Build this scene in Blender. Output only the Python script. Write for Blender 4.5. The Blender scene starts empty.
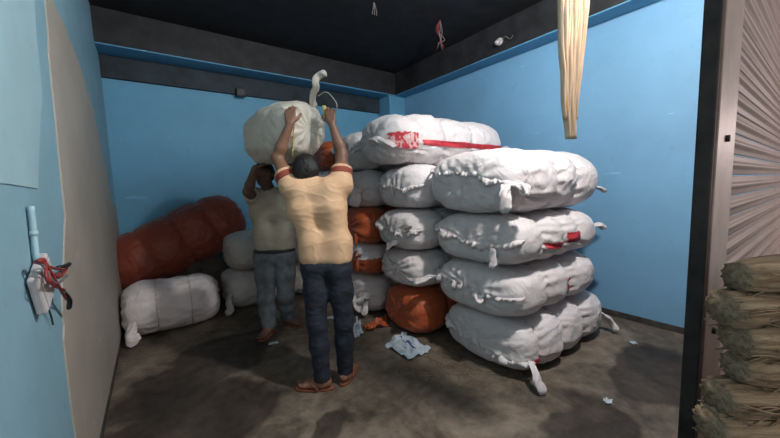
import bpy, math, random
import numpy as np
from mathutils import Vector, Matrix, noise as mn

# ------------------------------------------------------------------ camera
SC = bpy.context.scene
COL = SC.collection
F, PITCH, ROLL, YAW, CAM_H = 325.0, math.radians(5.6), math.radians(-1.7), math.radians(36), 1.42
cam_data = bpy.data.cameras.new('camera')
cam = bpy.data.objects.new('camera', cam_data)
COL.objects.link(cam)
CM = Matrix.Rotation(-YAW, 3, 'Z') @ Matrix.Rotation(math.pi / 2 - PITCH, 3, 'X') @ Matrix.Rotation(ROLL, 3, 'Z')
cam.matrix_world = Matrix.Translation((0, 0, CAM_H)) @ CM.to_4x4()
cam_data.sensor_width = 36
cam_data.lens = 36 * F / 780
cam_data.clip_start = 0.02
SC.camera = cam
CAM_O = Vector((0, 0, CAM_H))
FH = Vector((math.sin(YAW), math.cos(YAW), 0))      # horizontal viewing direction
RH = Vector((math.cos(YAW), -math.sin(YAW), 0))     # horizontal right
UP = Vector((0, 0, 1))

# ------------------------------------------------------------------ world, lamps, exposure
SC.view_settings.view_transform = 'Standard'
SC.view_settings.look = 'None'
SC.view_settings.gamma = 1
SC.view_settings.use_curve_mapping = False
SC.view_settings.exposure = 0.16
W = bpy.data.worlds.new('world')
SC.world = W
W.use_nodes = True
W.node_tree.nodes['Background'].inputs[0].default_value = (1.0, 0.93, 0.86, 1)
W.node_tree.nodes['Background'].inputs[1].default_value = 0.78
LAMP_IN = Vector((1.72, 0.45, 3.12))     # bare bulb hanging inside the opening
LAMP_OUT = Vector((3.4, -0.75, 1.75))    # bulb outside, beside the shutter
LAMP_IN_W, LAMP_OUT_W = 215, 26

def point_lamp(loc, power, color, radius):
    l = bpy.data.lights.new('bulb_light', 'POINT')
    l.energy = power; l.color = color; l.shadow_soft_size = radius
    o = bpy.data.objects.new('bulb_light', l)
    COL.objects.link(o); o.location = loc
    return o
lamp_a = point_lamp((0, 0, -0.02), LAMP_IN_W, (1.0, 0.93, 0.88), 0.07)
lamp_b = point_lamp((0, 0, -0.02), LAMP_OUT_W, (1.0, 0.80, 0.78), 0.06)

# ------------------------------------------------------------------ pixel helpers (780x438)
def ray(u, v):
    return CM @ Vector(((u - 390) / F, -(v - 219) / F, -1.0))
def fl(u, v, z=0.0):
    r = ray(u, v); return CAM_O + r * ((z - CAM_H) / r.z)
def pl(u, v, ax, val):
    r = ray(u, v); return CAM_O + r * ((val - CAM_O[ax]) / r[ax])
def hd(u, v, d):
    r = ray(u, v); return CAM_O + r * (d / r.dot(FH))

# ------------------------------------------------------------------ object helpers
def link(o, parent=None):
    COL.objects.link(o)
    if parent is not None:
        o.parent = parent
    return o
def tag(o, label=None, cat=None, group=None, kind=None):
    if label: o['label'] = label
    if cat: o['category'] = cat
    if group: o['group'] = group
    if kind: o['kind'] = kind
    return o
def empty(name, loc=(0, 0, 0), rz=0.0):
    o = bpy.data.objects.new(name, None)
    o.location = loc; o.rotation_euler = (0, 0, rz); o.empty_display_size = 0.1
    return link(o)
class MB:
    """collects geometry; build() links it as one mesh object"""
    def __init__(s): s.v = []; s.f = []
    def add(s, vs, fs):
        b = len(s.v); s.v += [tuple(p) for p in vs]; s.f += [tuple(i + b for i in q) for q in fs]; return s
    def box(s, lo, hi):
        x0, y0, z0 = lo; x1, y1, z1 = hi
        return s.add([(x0, y0, z0), (x1, y0, z0), (x1, y1, z0), (x0, y1, z0), (x0, y0, z1), (x1, y0, z1), (x1, y1, z1), (x0, y1, z1)],
                     [(0, 3, 2, 1), (4, 5, 6, 7), (0, 1, 5, 4), (1, 2, 6, 5), (2, 3, 7, 6), (3, 0, 4, 7)])
    def tube(s, pts, rad, n=8, flat=1.0, ridge=0.0, nr=5, twist=0.0, ref=None):
        """tube through pts; rad number or function of t; flat squashes the section"""
        pts = [Vector(p) for p in pts]; m = len(pts); vs = []; fs = []
        side = Vector(ref) if ref is not None else None
        for i, p in enumerate(pts):
            t = (pts[min(i + 1, m - 1)] - pts[max(i - 1, 0)]).normalized()
            if side is None:
                side = t.cross(UP)
                if side.length < 0.2: side = t.cross(Vector((1, 0, 0)))
            side = (side - t * side.dot(t)).normalized()
            up = side.cross(t)
            r = rad(i / (m - 1)) if callable(rad) else rad
            for k in range(n):
                a = 2 * math.pi * k / n
                rr = r * (1 + ridge * math.sin(a * nr + twist * i))
                vs.append(p + side * (math.cos(a) * rr) + up * (math.sin(a) * rr * flat))
        for i in range(m - 1):
            for k in range(n):
                k2 = (k + 1) % n
                fs.append((i * n + k, i * n + k2, (i + 1) * n + k2, (i + 1) * n + k))
        fs.append(tuple(range(n - 1, -1, -1))); fs.append(tuple((m - 1) * n + k for k in range(n)))
        return s.add(vs, fs)
    def build(s, name, mat, parent=None, smooth=True, bevel=0.0):
        me = bpy.data.meshes.new(name); me.from_pydata(s.v, [], s.f); me.validate(); me.update()
        if smooth: me.polygons.foreach_set('use_smooth', [True] * len(me.polygons))
        me.materials.append(mat)
        o = link(bpy.data.objects.new(name, me), parent)
        if bevel > 0:
            b = o.modifiers.new('bevel', 'BEVEL'); b.width = bevel; b.segments = 2
        return o
def smooth_path(pts, n=24):
    """Catmull-Rom through pts"""
    P = [Vector(p) for p in pts]; P = [P[0] * 2 - P[1]] + P + [P[-1] * 2 - P[-2]]
    out = []; segs = len(P) - 3
    for i in range(n + 1):
        x = i / n * segs; k = min(int(x), segs - 1); t = x - k
        a, b, c, d = P[k:k + 4]
        out.append(0.5 * ((2 * b) + (c - a) * t + (2 * a - 5 * b + 4 * c - d) * t * t + (3 * b - a - 3 * c + d) * t ** 3))
    return out

# ------------------------------------------------------------------ materials
def mat_new(name):
    m = bpy.data.materials.new(name); m.use_nodes = True
    nt = m.node_tree; return m, nt, nt.nodes['Principled BSDF']
def nn(nt, typ, **kw):
    n = nt.nodes.new(typ)
    for k, v in kw.items():
        if k in n.inputs: n.inputs[k].default_value = v
        else: setattr(n, k, v)
    return n
def ramp(nt, src, stops):
    r = nt.nodes.new('ShaderNodeValToRGB'); e = r.color_ramp.elements
    while len(e) < len(stops): e.new(0.5)
    for q, (p, c) in zip(e, stops):
        q.position = p; q.color = c if len(c) == 4 else (*c, 1)
    nt.links.new(src, r.inputs[0]); return r
def mix(nt, fac, a, b, mode='MIX'):
    n = nt.nodes.new('ShaderNodeMix'); n.data_type = 'RGBA'; n.blend_type = mode
    for sock, val in ((0, fac), (6, a), (7, b)):
        if hasattr(val, 'is_output'): nt.links.new(val, n.inputs[sock])
        elif sock == 0: n.inputs[0].default_value = val
        else: n.inputs[sock].default_value = (*val, 1) if len(val) == 3 else val
    return n.outputs[2]
def bump(nt, bsdf, src, strength, dist=0.01):
    b = nn(nt, 'ShaderNodeBump'); b.inputs['Strength'].default_value = strength; b.inputs['Distance'].default_value = dist
    nt.links.new(src, b.inputs['Height']); nt.links.new(b.outputs[0], bsdf.inputs['Normal']); return b
def coord(nt, scale=(1, 1, 1), kind='Object'):
    c = nt.nodes.new('ShaderNodeTexCoord'); mp = nt.nodes.new('ShaderNodeMapping'); mp.inputs['Scale'].default_value = scale
    nt.links.new(c.outputs[kind], mp.inputs[0]); return mp.outputs[0]
def noise_tex(nt, vec, scale, detail=4, rough=0.55, dist=0.0):
    n = nn(nt, 'ShaderNodeTexNoise'); n.inputs['Scale'].default_value = scale; n.inputs['Detail'].default_value = detail
    n.inputs['Roughness'].default_value = rough; n.inputs['Distortion'].default_value = dist
    nt.links.new(vec, n.inputs['Vector']); return n.outputs['Fac']

def plain(name, col, rough=0.7, metal=0.0, var=0.12, scale=12, bumpk=0.0, sub=0.0, stretch=(1, 1, 1)):
    m, nt, b = mat_new(name); v = coord(nt, stretch)
    f = noise_tex(nt, v, scale)
    lo = tuple(c * (1 - var * 2) for c in col); hi = tuple(min(1, c * (1 + var)) for c in col)
    r = ramp(nt, f, [(0.3, lo), (0.7, hi)])
    nt.links.new(r.outputs[0], b.inputs['Base Color'])
    b.inputs['Roughness'].default_value = rough; b.inputs['Metallic'].default_value = metal
    if bumpk: bump(nt, b, f, bumpk)
    return m
def wall_paint(name, base, worn, grime, seed=0.0, speck=0.62):
    m, nt, b = mat_new(name); v = coord(nt)
    n1 = noise_tex(nt, v, 0.9 + seed, 5, 0.6); n2 = noise_tex(nt, v, 9, 6, 0.7); n3 = noise_tex(nt, v, 3.1, 6, 0.75, 0.6)
    c = ramp(nt, n1, [(0.3, tuple(x * 0.86 for x in base)), (0.7, tuple(min(1, x * 1.1) for x in base))]).outputs[0]
    wf = ramp(nt, n3, [(speck, (0, 0, 0)), (speck + 0.10, (0.7, 0.7, 0.7))]).outputs[0]
    c = mix(nt, wf, c, worn)
    gf = ramp(nt, n2, [(0.60, (0, 0, 0)), (0.78, (0.45, 0.45, 0.45))]).outputs[0]
    c = mix(nt, gf, c, grime)
    vs = coord(nt, (1, 1, 6)); n4 = noise_tex(nt, vs, 2.6, 3, 0.5)
    sf = ramp(nt, n4, [(0.72, (0, 0, 0)), (0.76, (0.8, 0.8, 0.8))]).outputs[0]
    c = mix(nt, sf, c, tuple(min(1, x * 1.35 + 0.05) for x in base))
    nt.links.new(c, b.inputs['Base Color']); b.inputs['Roughness'].default_value = 0.62
    bump(nt, b, n2, 0.35, 0.006)
    return m
def cloth(name, col, dirt=(0.35, 0.31, 0.27), dirtk=0.35, rough=0.75, fine=0.62):
    m, nt, b = mat_new(name); v = coord(nt)
    oi = nt.nodes.new('ShaderNodeObjectInfo')
    add = nt.nodes.new('ShaderNodeVectorMath'); add.operation = 'MULTIPLY_ADD'
    nt.links.new(oi.outputs['Random'], add.inputs[0]); add.inputs[1].default_value = (9, 7, 5); nt.links.new(v, add.inputs[2])
    p = add.outputs[0]
    n1 = noise_tex(nt, p, 2.4, 6, 0.62, 0.4); n2 = noise_tex(nt, p, 7, 3, 0.5, 1.6)
    c = ramp(nt, n1, [(0.50, (0, 0, 0)), (0.80, (dirtk,) * 3)]).outputs[0]
    base = mix(nt, c, col, dirt)
    tint = ramp(nt, oi.outputs['Random'], [(0, (0.93, 0.92, 0.90)), (1, (1.0, 1.0, 1.0))]).outputs[0]
    base = mix(nt, 1.0, base, tint, 'MULTIPLY')
    nt.links.new(base, b.inputs['Base Color']); b.inputs['Roughness'].default_value = rough
    b.inputs['Sheen Weight'].default_value = 0.15
    w = nn(nt, 'ShaderNodeTexNoise'); w.noise_type = 'RIDGED_MULTIFRACTAL'
    w.inputs['Scale'].default_value = 6.5; w.inputs['Detail'].default_value = 2.5; w.inputs['Distortion'].default_value = 1.0
    nt.links.new(p, w.inputs['Vector'])
    wv = nn(nt, 'ShaderNodeTexNoise'); wv.inputs['Scale'].default_value = 5; nt.links.new(p, wv.inputs['Vector'])
    wa = nt.nodes.new('ShaderNodeVectorMath'); wa.operation = 'MULTIPLY_ADD'
    nt.links.new(wv.outputs['Color'], wa.inputs[0]); wa.inputs[1].default_value = (0.25, 0.25, 0.25); nt.links.new(p, wa.inputs[2])
    vo = nn(nt, 'ShaderNodeTexVoronoi'); vo.inputs['Scale'].default_value = 11.0; nt.links.new(wa.outputs[0], vo.inputs['Vector'])
    msk = ramp(nt, noise_tex(nt, p, 3.0, 2, 0.5), [(0.42, (0.12, 0.12, 0.12)), (0.60, (1, 1, 1))]).outputs[0]
    cr = nt.nodes.new('ShaderNodeMath'); cr.operation = 'MULTIPLY'
    nt.links.new(vo.outputs['Distance'], cr.inputs[0]); nt.links.new(msk, cr.inputs[1])
    sm = nt.nodes.new('ShaderNodeMath'); sm.operation = 'MULTIPLY_ADD'
    nt.links.new(w.outputs['Fac'], sm.inputs[0]); sm.inputs[1].default_value = 0.35; nt.links.new(n2, sm.inputs[2])
    s2 = nt.nodes.new('ShaderNodeMath'); s2.operation = 'MULTIPLY_ADD'
    nt.links.new(cr.outputs[0], s2.inputs[0]); s2.inputs[1].default_value = 1.1; nt.links.new(sm.outputs[0], s2.inputs[2])
    bump(nt, b, s2.outputs[0], fine, 0.022)
    return m

M = {}
BLUE = (0.185, 0.400, 0.615)
M['wall_right'] = wall_paint('blue_paint_right', BLUE, (0.30, 0.50, 0.64), (0.11, 0.25, 0.35), 0.0, 0.70)
M['wall_back'] = wall_paint('blue_paint_back', (0.13, 0.37, 0.56), (0.36, 0.47, 0.50), (0.11, 0.22, 0.30), 0.3, 0.64)
M['wall_left'] = wall_paint('blue_paint_left', (0.235, 0.42, 0.52), (0.36, 0.49, 0.56), (0.13, 0.24, 0.30), 0.6, 0.68)
M['blue_trim'] = wall_paint('blue_paint_trim', (0.12, 0.34, 0.53), (0.2, 0.36, 0.46), (0.07, 0.14, 0.2), 0.2, 0.62)
M['pale_patch'] = wall_paint('pale_blue_patch', (0.34, 0.53, 0.60), (0.46, 0.58, 0.62), (0.22, 0.34, 0.40), 0.4, 0.62)
M['plaster'] = wall_paint('cement_plaster', (0.40, 0.37, 0.32), (0.48, 0.45, 0.39), (0.26, 0.25, 0.22), 0.5, 0.60)
M['soot'] = plain('sooty_ceiling_paint', (0.015, 0.014, 0.016), 0.75, 0, 0.35, 5, 0.3)
M['soot_beam'] = plain('sooty_beam_paint', (0.019, 0.020, 0.024), 0.7, 0, 0.35, 6, 0.3)
M['dark_band'] = plain('dark_wall_band', (0.022, 0.036, 0.048), 0.7, 0, 0.35, 4, 0.3)
M['skirting'] = plain('dark_cement_skirting', (0.055, 0.05, 0.045), 0.85, 0, 0.3, 14, 0.5)
M['white'] = cloth('white_sack_cloth', (0.71, 0.665, 0.68))
M['white_dirty'] = cloth('greyish_sack_cloth', (0.52, 0.50, 0.48), dirtk=0.5)
M['cream'] = cloth('cream_sack_cloth', (0.66, 0.60, 0.52), dirtk=0.2)
M['orange'] = cloth('orange_woven_sack', (0.46, 0.088, 0.022), (0.22, 0.05, 0.02), 0.4, 0.5, 0.6)
M['gap_shade'] = cloth('gap_shade_cloth', (0.06, 0.05, 0.045), (0.03, 0.025, 0.02))  # near-black cloth, the gap's shade put into its colour
M['rust'] = cloth('rust_red_sack', (0.24, 0.042, 0.020), (0.10, 0.025, 0.015), 0.5, 0.55, 0.6)
M['red'] = plain('red_print', (0.50, 0.030, 0.045), 0.6, 0, 0.2, 20)
m, nt, b = mat_new('red_white_print')
f = noise_tex(nt, coord(nt), 13, 3, 0.6, 1.0)
nt.links.new(ramp(nt, f, [(0.50, (0.50, 0.03, 0.05)), (0.56, (0.62, 0.34, 0.34)), (0.70, (0.70, 0.60, 0.60))]).outputs[0], b.inputs['Base Color'])
b.inputs['Roughness'].default_value = 0.6; M['red_print'] = m
M['cord'] = plain('pale_cord', (0.56, 0.52, 0.44), 0.8)
M['yellow_cord'] = plain('yellow_rope', (0.60, 0.48, 0.16), 0.8)
M['skin'] = plain('brown_skin', (0.23, 0.115, 0.072), 0.5, 0, 0.10, 16)
M['skin_dark'] = plain('dark_brown_skin', (0.13, 0.068, 0.045), 0.5, 0, 0.10, 16)
M['hair'] = plain('black_hair', (0.004, 0.0035, 0.0035), 0.6, 0, 0.4, 60, 0.3, stretch=(1, 1, 3))
M['eye'] = plain('eye_white', (0.5, 0.48, 0.45), 0.3)
M['shirt_a'] = plain('peach_shirt', (0.68, 0.43, 0.26), 0.8, 0, 0.07, 9, 0.15)
M['cuff'] = plain('maroon_cuff', (0.26, 0.050, 0.030), 0.8, 0, 0.1, 20)
M['shirt_b'] = plain('khaki_shirt', (0.40, 0.35, 0.27), 0.85, 0, 0.08, 9, 0.15)
M['navy'] = plain('navy_denim', (0.013, 0.018, 0.034), 0.8, 0, 0.4, 14, 0.3)
M['grey_pants'] = plain('grey_denim', (0.13, 0.15, 0.17), 0.85, 0, 0.2, 14, 0.3)
M['sandal'] = plain('brown_sandal', (0.20, 0.062, 0.032), 0.6)
M['sole'] = plain('dark_sole', (0.03, 0.025, 0.022), 0.7)
M['shutter'] = plain('galvanised_slat', (0.17, 0.115, 0.105), 0.50, 0.0, 0.18, 7, 0.12, stretch=(0.3, 1, 3))
M['shutter'].node_tree.nodes['Principled BSDF'].inputs['IOR'].default_value = 1.25
M['guide'] = plain('worn_steel_guide', (0.19, 0.125, 0.115), 0.45, 0.0, 0.2, 9, 0.2)
M['jamb'] = plain('dark_rusty_jamb', (0.035, 0.026, 0.024), 0.7, 0.2, 0.35, 16, 0.3)
M['plastic'] = plain('white_plastic', (0.60, 0.57, 0.58), 0.45, 0, 0.08, 10)
M['wire_red'] = plain('red_wire', (0.28, 0.035, 0.035), 0.5)
M['wire_black'] = plain('black_wire', (0.012, 0.012, 0.014), 0.5)
M['wire_grey'] = plain('grey_wire', (0.20, 0.17, 0.17), 0.6)
M['paper'] = plain('pale_blue_paper', (0.52, 0.60, 0.68), 0.7, 0, 0.10, 7)
M['paper_print'] = plain('blue_print', (0.06, 0.08, 0.25), 0.7)
m, nt, b = mat_new('jute_fibre'); v = coord(nt, (0.6, 14, 14)); f = noise_tex(nt, v, 7, 5, 0.7, 0.3)
nt.links.new(ramp(nt, f, [(0.25, (0.10, 0.062, 0.035)), (0.5, (0.30, 0.21, 0.13)), (0.8, (0.50, 0.39, 0.27))]).outputs[0], b.inputs['Base Color'])
b.inputs['Roughness'].default_value = 0.8; bump(nt, b, f, 0.8, 0.01); M['jute'] = m
m, nt, b = mat_new('hanging_jute'); v = coord(nt, (16, 16, 0.9)); f = noise_tex(nt, v, 7, 5, 0.7, 0.2)
nt.links.new(ramp(nt, f, [(0.25, (0.52, 0.34, 0.20)), (0.5, (0.76, 0.55, 0.37)), (0.8, (0.86, 0.69, 0.50))]).outputs[0], b.inputs['Base Color'])
b.inputs['Roughness'].default_value = 0.8; bump(nt, b, f, 0.6, 0.006); M['jute_pale'] = m
m, nt, b = mat_new('lamp_glass'); b.inputs['Base Color'].default_value = (0.9, 0.9, 0.88, 1)
b.inputs['Emission Color'].default_value = (1, 0.95, 0.88, 1); b.inputs['Emission Strength'].default_value = 12; M['bulb'] = m

# concrete floor with dark damp stains
m, nt, b = mat_new('concrete_floor'); v = coord(nt)
n1 = noise_tex(nt, v, 2.1, 8, 0.68, 0.5); n2 = noise_tex(nt, v, 11, 6, 0.7); n3 = noise_tex(nt, v, 3.2, 4, 0.6)
c = ramp(nt, n1, [(0.36, (0.045, 0.034, 0.024)), (0.5, (0.128, 0.098, 0.072)), (0.64, (0.30, 0.245, 0.19))]).outputs[0]
c = mix(nt, 0.45, c, ramp(nt, n2, [(0.34, (0.030, 0.023, 0.017)), (0.68, (0.22, 0.182, 0.14))]).outputs[0])
wet = None
warp = nn(nt, 'ShaderNodeVectorMath', operation='MULTIPLY_ADD')
nz = nn(nt, 'ShaderNodeTexNoise'); nz.inputs['Scale'].default_value = 2.2; nz.inputs['Detail'].default_value = 3
nt.links.new(v, nz.inputs['Vector']); nt.links.new(nz.outputs['Color'], warp.inputs[0])
warp.inputs[1].default_value = (0.55, 0.55, 0); nt.links.new(v, warp.inputs[2])
def stain(u0, v0, rx, ry, rot=0.0):
    """a damp stain of its own shape around the floor point seen at u0, v0"""
    global wet
    p = fl(u0, v0)
    mp = nt.nodes.new('ShaderNodeMapping'); mp.vector_type = 'TEXTURE'
    mp.inputs['Location'].default_value = (p.x + 0.27, p.y + 0.27, 0); mp.inputs['Rotation'].default_value = (0, 0, rot)
    mp.inputs['Scale'].default_value = (rx, ry, 1)
    nt.links.new(warp.outputs[0], mp.inputs[0])
    ln = nn(nt, 'ShaderNodeVectorMath', operation='LENGTH'); nt.links.new(mp.outputs[0], ln.inputs[0])
    s = ramp(nt, ln.outputs['Value'], [(0.82, (1, 1, 1)), (1.0, (0, 0, 0))]).outputs[0]
    if wet is None: wet = s
    else: wet = mix(nt, 1.0, wet, s, 'LIGHTEN')
stain(195, 378, 0.60, 0.38, 0.5)
stain(190, 425, 0.62, 0.40, 0.2)
stain(645, 370, 0.50, 0.30, 0.2)
stain(235, 345, 0.55, 0.30, 0.1)
stain(585, 425, 0.42, 0.26, 0.6)
stain(330, 425, 0.20, 0.12, 0.6)
c = mix(nt, wet, c, mix(nt, 1.0, c, (0.33, 0.31, 0.31), 'MULTIPLY'))
nt.links.new(c, b.inputs['Base Color'])
rr = ramp(nt, n3, [(0.3, (0.55,) * 3), (0.7, (0.85,) * 3)]).outputs[0]
nt.links.new(rr, b.inputs['Roughness']); bump(nt, b, n2, 0.5, 0.008)
M['floor'] = m

# ------------------------------------------------------------------ room shell
RL, RR, DB, DF, ZB, ZC = -0.36, 3.83, 5.06, 0.19, 3.03, 3.39
def slab(name, lo, hi, mat, label, parent=None, bevel=0.0):
    o = MB().box(lo, hi).build(name, mat, parent, smooth=False, bevel=bevel)
    if parent is None: tag(o, label, None, None, 'structure')
    return o
slab('floor', (-3.5, -3.0, -0.12), (6.5, DB, 0), M['floor'], 'grey brown concrete floor with dark damp stains')
slab('ceiling', (RL, DF - 0.02, ZC), (RR, DB, ZC + 0.12), M['soot'], 'soot black concrete ceiling')
slab('wall_back', (RL - 0.2, DB, -0.12), (RR + 0.2, DB + 0.2, ZC + 0.12), M['wall_back'], 'blue painted back wall with peeling spots')
slab('wall_right', (RR, DF + 0.04, -0.12), (RR + 0.2, DB, ZC + 0.12), M['wall_right'], 'bright blue painted side wall beside the stacked bales')
wl = slab('wall_left', (RL - 0.2, -1.2, -0.12), (RL, DB, ZC + 0.12), M['wall_left'], 'blue painted wall close to the viewer with bare plaster strip')
slab('trim_1', (RL, 4.68, ZB), (RR, DB, ZC), M['soot_beam'], 'black painted concrete beam along the back wall')
slab('trim_2', (3.60, DF + 0.04, ZB), (RR, 4.68, ZC), M['soot_beam'], 'black painted concrete beam along the right wall')
# blue painted undersides of the two beams
slab('trim_3', (RL, 4.683, ZB - 0.012), (3.60, DB, ZB), M['blue_trim'], 'blue painted underside of the back beam')
slab('trim_4', (3.603, DF + 0.04, ZB - 0.012), (RR, DB, ZB), M['blue_trim'], 'blue painted underside of the right beam')
slab('trim_5', (RL, DB - 0.05, 2.77), (3.48, DB, ZB - 0.012), M['dark_band'], 'dark band high on the back wall')  # dark slab across the top of the back wall, below the beam
slab('trim_6', (3.48, 4.70, 0), (RR, DB, ZB - 0.012), M['wall_back'], 'blue painted corner pillar behind the bales', bevel=0.01)
slab('wall_front', (RL, DF - 0.05, 2.95), (RR + 0.2, DF + 0.03, ZC + 0.12), M['wall_left'], 'wall above the entrance opening')
slab('baseboard_right', (RR - 0.012, DF + 0.04, 0), (RR, 4.70, 0.06), M['skirting'], 'dark cement skirting along the right wall', bevel=0.004)
slab('baseboard_left', (RL, -1.2, 0), (RL + 0.012, DB, 0.05), M['skirting'], 'dark cement skirting along the left wall', bevel=0.004)

def wall_patch(name, pts, mat, thick=0.006):
    """thin irregular layer of plaster or paint on the left wall, pts = (D, z)"""
    n = len(pts); mb = MB()
    vs = [(RL + thick, y, z) for y, z in pts] + [(RL - 0.002, y, z) for y, z in pts]
    fs = [tuple(range(n))] + [(i, i + n, (i + 1) % n + n, (i + 1) % n) for i in range(n)]
    return mb.add(vs, fs).build(name, mat, wl, smooth=False)
def jag(pts, amp, seed, n=5):
    out = []; rnd = random.Random(seed)
    for i, (a, b2) in enumerate(zip(pts, pts[1:] + pts[:1])):
        for k in range(n):
            t = k / n
            out.append((a[0] + (b2[0] - a[0]) * t + rnd.uniform(-amp, amp), a[1] + (b2[1] - a[1]) * t + rnd.uniform(-amp, amp)))
    return out
def wp(u, v):
    p = pl(u, v, 0, RL); return (p.y, p.z)
strip = [wp(44, -6), wp(52, 100), wp(64, 215), wp(61, 290), wp(63, 350), (1.90, 0.36), (1.84, 0.02), (5.05, 0.02), (5.05, 1.3), wp(112, 205), wp(103, 158), wp(92, 108), wp(78, 62), wp(60, 18), wp(49, -6)]
wall_patch('plaster_strip', jag(strip, 0.012, 3), M['plaster'])
wall_patch('pale_paint_patch', jag([(0.2, 1.47), wp(36, 187), wp(41, 100), wp(33, 0), (2.15, 2.9), (0.2, 2.9)], 0.008, 5), M['pale_patch'], 0.004)

# rolling shutter of the neighbouring bay and its guide post
door = tag(empty('door_1', (1.34, DF, 0)), 'closed corrugated metal rolling shutter at the right edge', None, None, 'structure')
pitch = 0.062
prof = []
for k in range(17):
    t = k / 16
    y = -0.003 * math.sin(t * math.pi) - (0.009 * math.sin((t - 0.30) / 0.40 * math.pi) if 0.30 < t < 0.70 else 0.0)
    prof.append((y, t * (pitch - 0.003)))
vs = []; fs = []; np_ = len(prof)
for x in (0, 2.7):
    vs += [(x, y, z) for y, z in prof] + [(x, y + 0.003, z) for y, z in prof]
for i in range(np_ - 1):
    a = 2 * np_
    fs += [(i, i + a, i + 1 + a, i + 1), (np_ + i, np_ + i + 1, np_ + i + 1 + a, np_ + i + a)]
fs += [(0, np_, np_ + 2 * np_, 2 * np_), (np_ - 1, 3 * np_ - 1, 4 * np_ - 1, 2 * np_ - 1)]
slat0 = MB().add(vs, fs).build('slat', M['shutter'], door)
for i in range(1, 47):
    s_ = slat0.copy(); link(s_, door); s_.location = (0, 0, i * pitch)
post = tag(empty('trim_7', (1.12, DF, 0)), 'steel shutter guide post with dark edge beside the opening', None, None, 'structure')
MB().box((0, -0.012, 0), (0.225, 0.02, 2.95)).build('guide_channel', M['guide'], post, False, 0.006)
MB().box((-0.014, -0.008, 0), (0.0, 0.026, 2.95)).build('jamb_edge', M['jamb'], post, False, 0.004)
for z in (0.55, 1.0, 1.52, 2.05):
    MB().tube([(0.10, -0.010, z), (0.10, -0.019, z)], 0.009, 10).build('bolt', M['jamb'], post)

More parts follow.
